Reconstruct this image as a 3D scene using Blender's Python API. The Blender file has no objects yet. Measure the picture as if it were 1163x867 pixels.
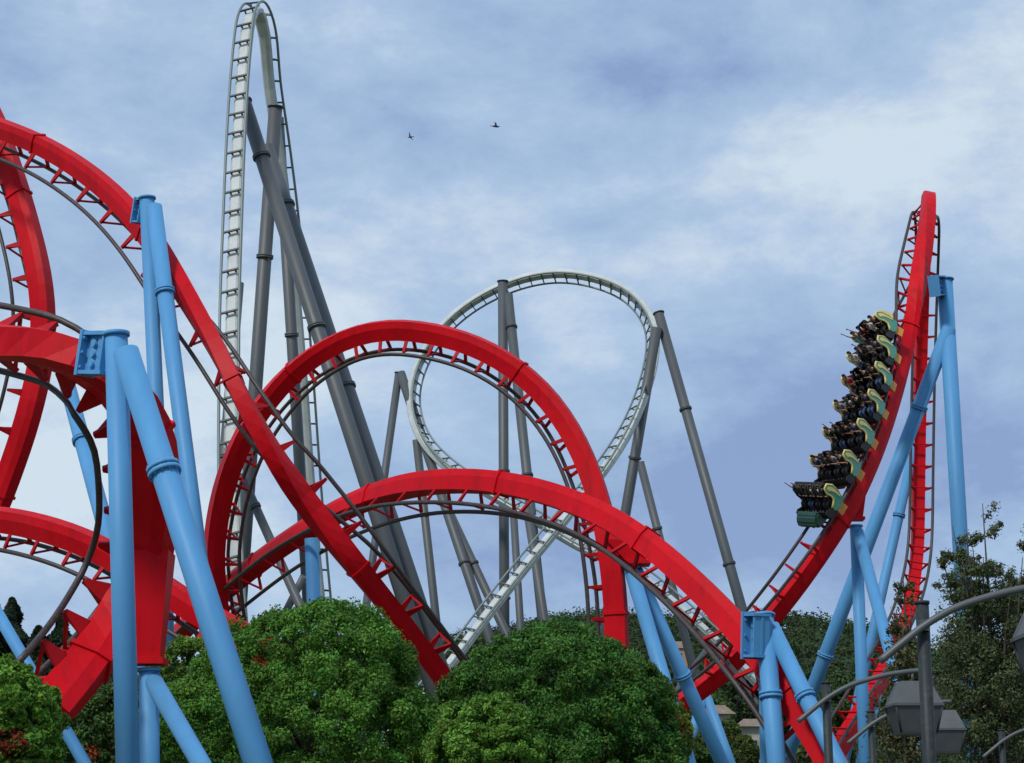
import bpy, bmesh, math, random
import numpy as np
from mathutils import Vector, Matrix
R = math.radians
random.seed(7)
sc = bpy.context.scene
C = sc.collection

# ------------------------------------------------------------------ camera, sky, sun
W0, H0, F0 = 1163.0, 867.0, 2200.0          # photograph size and focal length in its pixels
PITCH = math.atan((950 - 433.5) / F0)
CAM = Vector((0, 0, 1.7))
cam = bpy.data.objects.new('camera', bpy.data.cameras.new('camera'))
C.objects.link(cam); sc.camera = cam
cam.location = CAM; cam.rotation_euler = (math.pi / 2 + PITCH, 0, 0)
cam.data.sensor_width = 36; cam.data.lens = 36 * F0 / W0
cam.data.clip_start = 0.5; cam.data.clip_end = 6000

SUN_EL, SUN_AZ = R(50), R(215)              # azimuth clockwise from +Y: behind and to the left of the camera
w = bpy.data.worlds.new('World'); sc.world = w; w.use_nodes = True
nt = w.node_tree; N = nt.nodes; L = nt.links; N.clear()
def node(t, **k):
    n = N.new(t)
    for a, b in k.items(): setattr(n, a, b)
    return n
out = node('ShaderNodeOutputWorld'); bg = node('ShaderNodeBackground'); L.new(bg.outputs[0], out.inputs[0])
bg.inputs[1].default_value = 0.1
sky = node('ShaderNodeTexSky', sky_type='NISHITA', sun_disc=False, sun_elevation=SUN_EL, sun_rotation=SUN_AZ)
tc = node('ShaderNodeTexCoord')
mp = node('ShaderNodeMapping'); mp.inputs['Scale'].default_value = (1, 1, 1.9); mp.inputs['Rotation'].default_value = (0, R(14), 0)
L.new(tc.outputs['Generated'], mp.inputs[0])
def noise(sc_, det, rough, off=0, dist=0.0):
    n = node('ShaderNodeTexNoise'); n.inputs['Scale'].default_value = sc_; n.inputs['Detail'].default_value = det
    n.inputs['Roughness'].default_value = rough; n.inputs['Distortion'].default_value = dist
    v = node('ShaderNodeVectorMath', operation='ADD'); v.inputs[1].default_value = (off, off * .7, off * 1.3)
    L.new(mp.outputs[0], v.inputs[0]); L.new(v.outputs[0], n.inputs['Vector']); return n.outputs['Fac']
def math_(op, a, b):
    n = node('ShaderNodeMath', operation=op)
    for i, q in enumerate((a, b)):
        if hasattr(q, 'links'): L.new(q, n.inputs[i])
        else: n.inputs[i].default_value = q
    return n.outputs[0]
def skydir(px, py):
    x = (px - W0 / 2) / F0; y = (H0 / 2 - py) / F0; c, s = math.cos(PITCH), math.sin(PITCH)
    return Vector((x, c - y * s, s + y * c))
def patch(px, py, rad, amt, sx=1.0, sz=1.0):      # a bank of lighter or darker cloud standing in one direction of the sky
    d = skydir(px, py).normalized()
    v = node('ShaderNodeVectorMath', operation='SUBTRACT'); v.inputs[1].default_value = d; L.new(tc.outputs['Generated'], v.inputs[0])
    m = node('ShaderNodeVectorMath', operation='MULTIPLY'); m.inputs[1].default_value = (1 / sx, 1, 1 / sz); L.new(v.outputs[0], m.inputs[0])
    l = node('ShaderNodeVectorMath', operation='LENGTH'); L.new(m.outputs[0], l.inputs[0])
    r = node('ShaderNodeMapRange', interpolation_type='SMOOTHSTEP'); L.new(l.outputs['Value'], r.inputs[0])
    r.inputs[1].default_value = 0; r.inputs[2].default_value = rad; r.inputs[3].default_value = amt; r.inputs[4].default_value = 0
    return r.outputs[0]
base = math_('MULTIPLY', noise(3.2, 3, .5, 3.1, .25), 0.80)
fine = math_('MULTIPLY', noise(10, 10, .66, 1.7, .10), 0.74)
f = math_('ADD', base, fine)
for a in ((900, 215, .10, .11, 2.0, .5), (750, 210, .05, .12, 1.8, .4), (1050, 150, .07, .10, 1.8, .35), (930, 90, .07, -.05, 2, .3), (60, 500, .12, .16, 1.8, .9), (420, 330, .10, .10, 1.8, .8), (560, 60, .10, -.05, 1.8, .6),
          (715, 85, .035, -.14, 1.2, .55), (100, 70, .12, -.07, 1.8, .7), (470, 120, .10, -.07, 1.8, .5), (330, 330, .06, .05, 1.8, .5), (1080, 500, .13, -.11, 1.5, .9), (600, 640, .14, -.08, 2.2, .7), (820, 600, .1, -.07, 1.5, .8),
          (560, 190, .07, -.08, 1.3, .6), (900, 90, .06, -.02, 2, .3)):
    f = math_('ADD', f, patch(*a))
cr = node('ShaderNodeValToRGB'); L.new(f, cr.inputs[0])
K = 10
e = cr.color_ramp.elements
e[0].position = .56; e[0].color = (.26, .37, .62, 1)
e[1].position = .985; e[1].color = (.66, .77, .87, 1)
m1 = cr.color_ramp.elements.new(.69); m1.color = (.345, .485, .715, 1)
m2 = cr.color_ramp.elements.new(.82); m2.color = (.43, .575, .785, 1)
sc_ = node('ShaderNodeVectorMath', operation='SCALE'); sc_.inputs['Scale'].default_value = K; L.new(cr.outputs[0], sc_.inputs[0])
mx = node('ShaderNodeMix', data_type='RGBA'); mx.inputs[0].default_value = .93
L.new(sky.outputs[0], mx.inputs[6]); L.new(sc_.outputs[0], mx.inputs[7]); L.new(mx.outputs[2], bg.inputs[0])

sd = bpy.data.lights.new('sun', 'SUN'); sd.energy = 2.4; sd.angle = R(8); sd.color = (1, .96, .9)
so = bpy.data.objects.new('sun', sd); C.objects.link(so); so.location = (-40, -40, 90)
dirv = Vector((math.sin(SUN_AZ) * math.cos(SUN_EL), math.cos(SUN_AZ) * math.cos(SUN_EL), math.sin(SUN_EL)))
so.rotation_euler = dirv.to_track_quat('Z', 'Y').to_euler()
vs = sc.view_settings; vs.view_transform = 'Standard'; vs.look = 'None'; vs.exposure = 0.0; vs.gamma = 1; vs.use_curve_mapping = False

# ------------------------------------------------------------------ helpers
def at(px, py, D):
    d = skydir(px, py); return CAM + d * (D / d.y)
def tag(o, label=None, cat=None, group=None, kind=None):
    for k, v in (('label', label), ('category', cat), ('group', group), ('kind', kind)):
        if v: o[k] = v
    return o
def empty(name, loc, label, cat, group=None):
    o = bpy.data.objects.new(name, None); C.objects.link(o); o.location = loc; o.empty_display_size = .3
    return tag(o, label, cat, group)
def link(name, me, parent=None, mat=None, M=None):
    o = bpy.data.objects.new(name, me); C.objects.link(o)
    if mat and not me.materials: me.materials.append(mat)
    if parent: o.parent = parent
    if M is not None: o.matrix_local = M
    return o
def bm_obj(name, bm, mat, parent=None, origin=None, smooth=False):
    if origin is not None: bmesh.ops.translate(bm, verts=bm.verts, vec=-Vector(origin))
    bmesh.ops.recalc_face_normals(bm, faces=bm.faces)
    me = bpy.data.meshes.new(name); bm.to_mesh(me); bm.free()
    if smooth:
        for p in me.polygons: p.use_smooth = True
    return link(name, me, parent, mat)
def frame_of(t):
    t = t.normalized(); a = Vector((0, 0, 1)) if abs(t.z) < .9 else Vector((0, 1, 0))
    s = t.cross(a).normalized(); return s, s.cross(t)
def tube(bm, pts, r, n=12, r2=None, cap=True):
    pts = [Vector(p) for p in pts]; rings = []
    t0 = pts[1] - pts[0]; s, u = frame_of(t0)
    for i, p in enumerate(pts):
        t = (pts[min(i + 1, len(pts) - 1)] - pts[max(i - 1, 0)]).normalized()
        s = (s - t * s.dot(t)).normalized(); u = t.cross(s)
        rr = r if r2 is None else r + (r2 - r) * i / (len(pts) - 1)
        if isinstance(r, (list, tuple)): rr = r[i]
        rings.append([bm.verts.new(p + (s * math.cos(a) + u * math.sin(a)) * rr) for a in [2 * math.pi * k / n for k in range(n)]])
    for a, b in zip(rings, rings[1:]):
        for k in range(n):
            f = bm.faces.new((a[k], a[(k + 1) % n], b[(k + 1) % n], b[k])); f.smooth = True
    if cap:
        bm.faces.new(rings[0][::-1]); bm.faces.new(rings[-1])
def box(bm, c, ax, ay, az):                # centre and three half-extent vectors
    c, ax, ay, az = map(Vector, (c, ax, ay, az))
    v = [bm.verts.new(c + ax * i + ay * j + az * k) for i in (-1, 1) for j in (-1, 1) for k in (-1, 1)]
    for f in ((0, 1, 3, 2), (4, 6, 7, 5), (0, 4, 5, 1), (2, 3, 7, 6), (0, 2, 6, 4), (1, 5, 7, 3)): bm.faces.new([v[i] for i in f])
    return v
def hull8(bm, a, b):                       # a, b: two quads of four points joined
    va = [bm.verts.new(p) for p in a]; vb = [bm.verts.new(p) for p in b]
    bm.faces.new(va[::-1]); bm.faces.new(vb)
    for k in range(4): bm.faces.new((va[k], va[(k + 1) % 4], vb[(k + 1) % 4], vb[k]))

# ------------------------------------------------------------------ materials
def mat(name, col, rough=.45, metal=0.0, var=.12, scale=1.2, dirt=None, dirt_amt=.0, spec=.5, bump=0, obj_coord=True, streak=False, coat=0):
    m = bpy.data.materials.new(name); m.use_nodes = True; t = m.node_tree; n = t.nodes; l = t.links
    b = n['Principled BSDF']; b.inputs['Roughness'].default_value = rough; b.inputs['Metallic'].default_value = metal
    b.inputs['Specular IOR Level'].default_value = spec; b.inputs['Coat Weight'].default_value = coat
    g = n.new('ShaderNodeNewGeometry'); mpg = n.new('ShaderNodeMapping')
    if streak: mpg.inputs['Scale'].default_value = (1, 1, .18)
    l.new(g.outputs['Position'], mpg.inputs[0])
    nz = n.new('ShaderNodeTexNoise'); nz.inputs['Scale'].default_value = scale; nz.inputs['Detail'].default_value = 6; nz.inputs['Roughness'].default_value = .65
    l.new(mpg.outputs[0], nz.inputs['Vector'])
    mr = n.new('ShaderNodeMapRange'); mr.inputs[1].default_value = .3; mr.inputs[2].default_value = .7
    mr.inputs[3].default_value = 1 - var; mr.inputs[4].default_value = 1 + var; l.new(nz.outputs['Fac'], mr.inputs[0])
    sc1 = n.new('ShaderNodeVectorMath'); sc1.operation = 'SCALE'; sc1.inputs[0].default_value = col[:3]; l.new(mr.outputs[0], sc1.inputs['Scale'])
    last = sc1.outputs[0]
    if dirt:
        n2 = n.new('ShaderNodeTexNoise'); n2.inputs['Scale'].default_value = scale * 3.5; n2.inputs['Detail'].default_value = 8; n2.inputs['Roughness'].default_value = .7
        l.new(mpg.outputs[0], n2.inputs['Vector'])
        m2 = n.new('ShaderNodeMapRange'); m2.inputs[1].default_value = .52; m2.inputs[2].default_value = .75; m2.inputs[3].default_value = 0; m2.inputs[4].default_value = dirt_amt
        l.new(n2.outputs['Fac'], m2.inputs[0])
        mix = n.new('ShaderNodeMix'); mix.data_type = 'RGBA'; mix.inputs[7].default_value = (*dirt, 1)
        l.new(m2.outputs[0], mix.inputs[0]); l.new(last, mix.inputs[6]); last = mix.outputs[2]
    l.new(last, b.inputs['Base Color'])
    mr3 = n.new('ShaderNodeMapRange'); mr3.inputs[3].default_value = max(.05, rough - .1); mr3.inputs[4].default_value = min(1, rough + .12); l.new(nz.outputs['Fac'], mr3.inputs[0])
    l.new(mr3.outputs[0], b.inputs['Roughness'])
    if bump:
        bp = n.new('ShaderNodeBump'); bp.inputs['Strength'].default_value = bump; l.new(nz.outputs['Fac'], bp.inputs['Height']); l.new(bp.outputs[0], b.inputs['Normal'])
    return m
def leafmat(name, rough=.55, trans=.25):
    m = bpy.data.materials.new(name); m.use_nodes = True; t = m.node_tree; n = t.nodes; l = t.links
    b = n['Principled BSDF']; b.inputs['Roughness'].default_value = rough; b.inputs['Specular IOR Level'].default_value = .12
    a = n.new('ShaderNodeAttribute'); a.attribute_name = 'leafcol'; l.new(a.outputs['Color'], b.inputs['Base Color'])
    tr = n.new('ShaderNodeBsdfTranslucent'); l.new(a.outputs['Color'], tr.inputs[0])
    mx = n.new('ShaderNodeMixShader'); mx.inputs[0].default_value = trans
    l.new(b.outputs[0], mx.inputs[1]); l.new(tr.outputs[0], mx.inputs[2]); l.new(mx.outputs[0], n['Material Output'].inputs[0])
    return m
RED = mat('red_paint', (.57, .0025, .009), .5, var=.16, scale=.7, dirt=(.22, .005, .008), dirt_amt=.6, streak=True, spec=.14)
RED2 = mat('red_tie_paint', (.42, .003, .008), .55, var=.15, dirt=(.15, .01, .01), dirt_amt=.4, spec=.15)
RAIL = mat('rail_steel_dark', (.045, .034, .032), .5, metal=.0, var=.3, scale=2.5, dirt=(.20, .14, .10), dirt_amt=.5)
BLUE = mat('blue_paint', (.092, .30, .56), .48, spec=.25, var=.13, scale=.7, dirt=(.10, .24, .40), dirt_amt=.5, streak=True)
GREY = mat('grey_paint', (.078, .088, .092), .5, var=.14, scale=.5, dirt=(.07, .07, .065), dirt_amt=.5, streak=True)
LGREY = mat('pale_track_paint', (.52, .56, .54), .45, var=.12, scale=.8, dirt=(.20, .22, .19), dirt_amt=.4)
WGREY = mat('grey_green_rail_paint', (.17, .215, .20), .4, var=.15)
DRUNG = mat('dark_rung_paint', (.07, .085, .082), .5, var=.15)
BARK = mat('bark', (.07, .055, .04), .85, var=.35, scale=6, bump=.4)
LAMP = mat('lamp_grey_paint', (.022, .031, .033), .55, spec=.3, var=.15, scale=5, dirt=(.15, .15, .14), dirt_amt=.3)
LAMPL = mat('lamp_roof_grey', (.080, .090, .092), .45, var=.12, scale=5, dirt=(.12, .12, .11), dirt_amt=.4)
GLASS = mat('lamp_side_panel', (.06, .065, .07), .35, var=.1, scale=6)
LEAF = leafmat('leaves')

# ------------------------------------------------------------------ track builder
def catmull(P, n=12):
    P = np.array(P, float); Q = [2 * P[0] - P[1], *P, 2 * P[-1] - P[-2]]; o = []
    for i in range(1, len(Q) - 2):
        p0, p1, p2, p3 = Q[i - 1:i + 3]
        for k in range(n):
            t = k / n
            o.append(.5 * ((2 * p1) + (-p0 + p2) * t + (2 * p0 - 5 * p1 + 4 * p2 - p3) * t * t + (-p0 + 3 * p1 - 3 * p2 + p3) * t ** 3))
    o.append(Q[-2]); return np.array(o)
class Path:
    def __init__(s, ctrl):
        A = [(*at(c[0], c[1], c[2]), *Vector(c[3]).normalized()) for c in ctrl]
        q = catmull(A); 
        # light smoothing keeps the traced curve fair
        for _ in range(10): q[1:-1] = .25 * q[:-2] + .5 * q[1:-1] + .25 * q[2:]
        for _ in range(40): q[1:-1, 3:] = .25 * q[:-2, 3:] + .5 * q[1:-1, 3:] + .25 * q[2:, 3:]
        s.q = q; d = np.linalg.norm(np.diff(q[:, :3], axis=0), axis=1); s.s = np.concatenate([[0], np.cumsum(d)]); s.len = s.s[-1]
    def frame(s, x):
        v = [np.interp(x, s.s, s.q[:, i]) for i in range(6)]
        a = [np.interp(min(x + .6, s.len), s.s, s.q[:, i]) - np.interp(max(x - .6, 0), s.s, s.q[:, i]) for i in range(3)]
        t = Vector(a).normalized(); u = Vector(v[3:]); u = (u - t * u.dot(t)).normalized()
        return Vector(v[:3]), t, t.cross(u), u      # point, tangent, side, up
    def near(s, px, py):                            # arc length where the path passes closest to a point of the picture
        best = None
        for x in np.arange(0, s.len, .25):
            p = s.frame(x)[0] - CAM; c, sn = math.cos(PITCH), math.sin(PITCH)
            zf = p.y * c + p.z * sn; X = W0 / 2 + F0 * p.x / zf; Y = H0 / 2 - F0 * (-p.y * sn + p.z * c) / zf
            d = (X - px) ** 2 + (Y - py) ** 2
            if best is None or d < best[0]: best = (d, x)
        return best[1]
def sweep(bm, path, prof, step, origin, x0=0, x1=None):
    x1 = path.len if x1 is None else x1; n = max(2, int((x1 - x0) / step)); prev = None
    for i in range(n + 1):
        p, t, s, u = path.frame(x0 + (x1 - x0) * i / n)
        ring = [bm.verts.new(p + s * a + u * b - origin) for a, b in prof]
        if prev:
            for k in range(len(prof)): bm.faces.new((prev[k], prev[(k + 1) % len(prof)], ring[(k + 1) % len(prof)], ring[k]))
        else: bm.faces.new(ring[::-1])
        prev = ring
    bm.faces.new(prev)
def circ(a0, b0, r, n=8): return [(a0 + r * math.cos(2 * math.pi * k / n), b0 + r * math.sin(2 * math.pi * k / n)) for k in range(n)]
TIE = {}
def tie_mesh(kind, g, hs, wd, h, m, e=.12):
    key = (kind, g, hs, wd, h, e)
    if key in TIE: return TIE[key]
    bm = bmesh.new()
    if kind == 'red':
        for s in (-1, 1):
            y0, y1 = s * (wd * .40), s * (wd * .5 - .02); z0 = hs - .02
            yr = s * (g / 2); zt = h - .03
            hull8(bm, [(-e, y0, z0), (e, y0, z0), (e, y1, z0), (-e, y1, z0)], [(-.06, yr - s * .16, zt), (.06, yr - s * .16, zt), (.06, yr - s * .06, zt - .08), (-.06, yr - s * .06, zt - .08)])
        box(bm, (0, 0, h - .12), (.04, 0, 0), (0, g / 2 - .08, 0), (0, 0, .04))
    else:
        box(bm, (0, 0, h - .02), (.055, 0, 0), (0, g / 2 - .02, 0), (0, 0, .06))
        for q in (-1, 1): box(bm, (0, q * wd * .3, (h + hs) / 2 - .05), (.04, 0, 0), (0, .05, 0), (0, 0, (h - hs) / 2 + .0))
    bmesh.ops.recalc_face_normals(bm, faces=bm.faces)
    me = bpy.data.meshes.new('tie'); bm.to_mesh(me); bm.free(); me.materials.append(m); TIE[key] = me; return me
def track(label, ctrl, kind='red', wd=.84, ht=.96, gauge=1.6, h=1.08, step=.8, e=.09, tie=1.5, joint=11, group=None, name='coaster_track', railr=.095, cat='roller coaster track', walk=False):
    P = Path(ctrl); o = P.frame(0)[0]; o = Vector((o.x, o.y, o.z))
    root = empty(name, o, label, cat, group)
    a, b = wd / 2, ht / 2
    if kind == 'red': prof = [(-a * .80, -b), (a * .80, -b), (a, -b * .3), (a * .92, b), (-a * .92, b), (-a, -b * .3)]; sm, tm, rm = RED, RED2, RAIL
    else: prof = [(-a, -b * .5), (-a * .5, -b), (a * .5, -b), (a, -b * .5), (a, b * .5), (a * .6, b), (-a * .6, b), (-a, b * .5)]; sm, tm, rm = LGREY, DRUNG, WGREY
    bm = bmesh.new(); sweep(bm, P, prof, step, o); bm_obj('spine', bm, sm, root)
    for s in (-1, 1):
        bm = bmesh.new(); sweep(bm, P, circ(s * gauge / 2, h, railr, 10), .5, o); bm_obj('rail', bm, rm, root, smooth=True)
    me = tie_mesh(kind, gauge, b, wd, h, tm, e); xs = list(np.arange(tie * .5, P.len, tie))
    mats = []
    for x in xs:
        p, t, s, u = P.frame(x); mats.append(Matrix(((t.x, s.x, u.x, p.x - o.x), (t.y, s.y, u.y, p.y - o.y), (t.z, s.z, u.z, p.z - o.z), (0, 0, 0, 1))))
    for M in mats[:100]: link('tie', me, root, None, M)
    if mats[100:]:
        bm = bmesh.new()
        for M in mats[100:]:
            b2 = bmesh.new(); b2.from_mesh(me); b2.transform(M); m2 = bpy.data.meshes.new('t'); b2.to_mesh(m2); b2.free(); bm.from_mesh(m2); bpy.data.meshes.remove(m2)
        tag(bm_obj('tie', bm, tm, root), kind='stuff')
    # bolted joints of the spine
    x = joint * .5
    while x < P.len and joint:
        p, t, s, u = P.frame(x); bm = bmesh.new()
        q = [(c * 1.15, d * 1.13) for c, d in prof]; va = [bm.verts.new(p - o + t * -.07 + s * c + u * d) for c, d in q]; vb = [bm.verts.new(p - o + t * .07 + s * c + u * d) for c, d in q]
        bm.faces.new(va[::-1]); bm.faces.new(vb)
        for k in range(len(q)): bm.faces.new((va[k], va[(k + 1) % len(q)], vb[(k + 1) % len(q)], vb[k]))
        bm_obj('joint_flange', bm, sm, root); x += joint
    return root, P, o

# ------------------------------------------------------------------ ground, hills
bm = bmesh.new()
bmesh.ops.create_grid(bm, x_segments=40, y_segments=40, size=3000)
GRD = mat('dry_grass_ground', (.09, .10, .045), .95, var=.4, scale=.08, dirt=(.16, .13, .08), dirt_amt=.7)
tag(bm_obj('ground', bm, GRD), kind='structure')
rng = np.random.default_rng(5)
def leaf_mesh(name, P, Nn, S, colr, m=None, fold=.0):
    """one mesh of rhombic leaf faces: P centres, Nn normals, S sizes, colr colours"""
    n = len(P); r = rng.normal(size=(n, 3)); Nn = Nn / np.linalg.norm(Nn, axis=1)[:, None]
    T = np.cross(Nn, r); T /= np.linalg.norm(T, axis=1)[:, None]; B = np.cross(Nn, T)
    S = S[:, None]; w_ = .55
    v = np.stack([P - T * S, P - B * S * w_ + Nn * S * fold, P + T * S, P + B * S * w_ + Nn * S * fold], 1).reshape(-1, 3)
    me = bpy.data.meshes.new(name); me.vertices.add(4 * n); me.vertices.foreach_set('co', v.astype('f').ravel())
    me.loops.add(4 * n); me.loops.foreach_set('vertex_index', np.arange(4 * n, dtype='i')); me.polygons.add(n)
    me.polygons.foreach_set('loop_start', np.arange(0, 4 * n, 4, dtype='i')); me.polygons.foreach_set('loop_total', np.full(n, 4, 'i'))
    me.update(calc_edges=True)
    ca = me.color_attributes.new('leafcol', 'FLOAT_COLOR', 'POINT')
    c4 = np.ones((n, 4)); c4[:, :3] = colr; ca.data.foreach_set('color', np.repeat(c4, 4, 0).astype('f').ravel())
    me.materials.append(m or LEAF); return me
def hillz(x, y):                       # terrain height beyond the park
    u = np.clip((y - 330) / 260, 0, 1); u = u * u * (3 - 2 * u)
    ridge = 52 + 7 * np.sin(x * .011 + 1.0) + 4.0 * np.sin(x * .031 + .4) + 2.0 * np.sin(x * .083) - .018 * (x - 70) * (x > 70)
    return u * ridge + u * 2.0 * np.sin(x * .05 + y * .04)
nx, ny = 160, 50; xs = np.linspace(-420, 420, nx); ys = np.linspace(325, 700, ny); bm = bmesh.new(); G_ = [[bm.verts.new((x, y, float(hillz(x, y)) - .2)) for x in xs] for y in ys]
for j in range(ny - 1):
    for i in range(nx - 1): bm.faces.new((G_[j][i], G_[j][i + 1], G_[j + 1][i + 1], G_[j + 1][i]))
HILL = mat('wooded_hill_ground', (.018, .034, .014), .95, var=.4, scale=.05, dirt=(.10, .09, .05), dirt_amt=.4)
tag(bm_obj('hills', bm, HILL, smooth=True), kind='structure')
def blob_leaves(centres, radii, per, size, cols, up=.35):
    n = len(centres) * per; c = np.repeat(centres, per, 0); r = np.repeat(radii, per, 0)
    d = rng.normal(size=(n, 3)); d[:, 2] = np.abs(d[:, 2]) * .8 + d[:, 2] * .2; d /= np.linalg.norm(d, axis=1)[:, None]
    P = c + d * r * (.8 + .25 * rng.random((n, 1))); Nn = d + rng.normal(size=(n, 3)) * .45; Nn[:, 2] += up
    return P, Nn, size * (.6 + .8 * rng.random(n)), np.repeat(cols, per, 0) * (.75 + .5 * rng.random((n, 1)))
# far wood: crowns over the whole hillside, one mass
nc = 6000; cx = rng.uniform(-230, 230, nc); cy = rng.uniform(345, 600, nc); rr = rng.uniform(2.2, 4.6, nc)
cen = np.stack([cx, cy, hillz(cx, cy) + rr * .35], 1); rad = np.stack([rr, rr, rr * rng.uniform(.8, 1.25, nc)], 1)
cols = np.array([.034, .066, .024]) * rng.uniform(.55, 1.5, (nc, 1)) * np.array([1, 1, 1]) + np.array([.018, .012, 0]) * rng.random((nc, 1))
me = leaf_mesh('far_wood', *blob_leaves(cen, rad, 75, .5, cols)); tag(link('far_wood', me), 'dark green wood covering the far hillside behind the roller coasters', 'forest', kind='stuff')

# ------------------------------------------------------------------ trees
def crown_leaves(c, rx, ry, rz, n, size, col, nclump=260, clr=.16, inner=.35, colvar=.35, patches=(), zmin=-.75, tuft=.12):
    """leaves over many small clumps that cover an uneven dome"""
    d = rng.normal(size=(nclump, 3)); d /= np.linalg.norm(d, axis=1)[:, None]; d[:, 2] = np.maximum(d[:, 2], zmin)
    wob = 1 + .05 * np.sin(d[:, 0] * 5 + c[0]) + .05 * np.sin(d[:, 2] * 7 + c[1]) + .035 * np.sin(d[:, 0] * 13 + d[:, 1] * 9 + c[0]) * np.cos(d[:, 2] * 12) + rng.normal(0, .03, nclump)
    wob = np.where(rng.random(nclump) < inner, wob * rng.uniform(.6, .92, nclump), wob)
    cc = d * wob[:, None] * np.array([rx, ry, rz]) * (1 - clr * .6)
    rr_ = clr * min(rx, rz) * rng.uniform(.65, 1.35, nclump)
    idx = rng.integers(0, nclump, n); q = rng.normal(size=(n, 3)); q /= np.linalg.norm(q, axis=1)[:, None]
    q = q + d[idx] * .55 + np.array([0, 0, .25]); q /= np.linalg.norm(q, axis=1)[:, None]
    tf = rng.random((n, 1)) ** 3 * tuft * 8
    P = cc[idx] + q * rr_[idx][:, None] * (.50 + .62 * rng.random((n, 1)) + tf * .22) 
    Nn = q * .9 + rng.normal(size=(n, 3)) * .55
    base = np.array(col) * rng.uniform(1 - colvar, 1 + colvar, (nclump, 1)); base = base + np.array([.018, .010, 0]) * rng.random((nclump, 1)) * (colvar > .2)
    cl = base[idx] * rng.uniform(.6, 1.45, (n, 1)) * 1.24; cl[:, 0] *= rng.uniform(.75, 1.2, n)
    S = size * rng.uniform(.6, 1.35, n)
    for (px, pz, pr, pc) in patches:
        k = ((P[:, 0] - px) ** 2 + (P[:, 2] - pz) ** 2 < pr * pr) & (rng.random(n) < .75) ; cl[k] = np.array(pc) * rng.uniform(.7, 1.3, (k.sum(), 1))
    return P, Nn, S, cl
def branch_tree(bm, base, top, r0, r1, seed, nb=9, spread=1.6, rise=.8):
    rnd = random.Random(seed); base, top = Vector(base), Vector(top); pts = []
    for i in range(8):
        t = i / 7; pts.append(base.lerp(top, t) + Vector((rnd.uniform(-1, 1), rnd.uniform(-1, 1), 0)) * .04 * (top - base).length * min(t, 1 - t) * 2)
    tube(bm, pts, r0, 8, r1); tips = []
    for k in range(nb):
        t = .3 + .65 * k / nb; p = base.lerp(top, t); i = min(6, int(t * 7)); p = pts[i].lerp(pts[i + 1], t * 7 - i)
        a = rnd.uniform(0, 2 * math.pi); l = spread * (1.15 - t * .7) * rnd.uniform(.7, 1.2)
        e = p + Vector((math.cos(a) * l, math.sin(a) * l, l * rise * rnd.uniform(.6, 1.3))); mid = p.lerp(e, .5) + Vector((0, 0, -.08 * l))
        rb = r0 * .42 * (1 - t * .5); tube(bm, [p, mid, e], rb, 6, rb * .3); tips.append((p, mid, e, rb))
    return pts, tips
def round_tree(label, px, ptop, D, half_px, hfac, n, size, col, group=None, cat='tree', name='round_tree', ry=None, patches=(), nclump=300, clr=.15, inner=.35, depth=1.0):
    top = at(px, ptop, D); s = D / F0 * 1.03; rx = half_px * s; rz = rx * hfac; c = Vector((top.x, D, top.z - rz))
    root = empty(name, (c.x, c.y, 0), label, cat, group)
    bm = bmesh.new(); branch_tree(bm, (0, 0, 0), (0, 0, c.z + rz * .5), .05 * rx + .05, .04, int(px), 10, rx * .75); bm_obj('trunk', bm, BARK, root)
    A = crown_leaves((c.x, c.y), rx, ry or rx * depth, rz, n, size, col, nclump, clr, inner, patches=[(a - c.x, b - c.z, r_, q) for a, b, r_, q in patches])
    me = leaf_mesh('crown', *A); link('crown', me, root, None, Matrix.Translation((0, 0, c.z))); return root
G1 = (.052, .118, .022)
round_tree('broad rounded green tree rising behind the thick leaning blue brace', 350, 700, 58, 152, .92, 320000, .052, (.070, .172, .026), nclump=1300, clr=.085, inner=.3)
round_tree('wide domed dark green tree below the crossing grey tracks in the centre', 632, 714, 60, 136, .98, 300000, .052, (.047, .128, .024), nclump=1200, clr=.085, inner=.3)
round_tree('small bright green bush standing low between the two big rounded trees', 552, 795, 52, 62, 1.0, 80000, .052, (.090, .190, .028), nclump=420, clr=.12, name='bush', cat='bush')
round_tree('yellow-green tree tinged with autumn leaves at the right flank of the domed tree', 726, 765, 63, 52, 1.5, 50000, .08, (.135, .165, .028), nclump=380, clr=.13,
           patches=[(at(762, 828, 63).x, at(762, 828, 63).z, .35, (.22, .06, .02))])
round_tree('bright green tree in the bottom left corner in front of the red track', 5, 752, 42, 66, 1.2, 80000, .056, (.090, .195, .026), nclump=520, clr=.11,
           patches=[(at(28, 846, 42).x, at(28, 846, 42).z, .30, (.22, .04, .02))])
round_tree('dark green tree between the bottom left corner tree and the thick blue post', 118, 772, 66, 75, 1.1, 70000, .07, (.042, .092, .024), nclump=380, clr=.12,
           patches=[(at(118, 858, 66).x, at(118, 858, 66).z, .28, (.30, .05, .02)), (at(60, 848, 66).x, at(60, 848, 66).z, .3, (.34, .05, .02))])
round_tree('lighter green tree left of the broad rounded tree behind the near blue columns', 213, 735, 64, 62, 1.35, 70000, .07, (.090, .165, .026), nclump=420, clr=.12)
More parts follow.
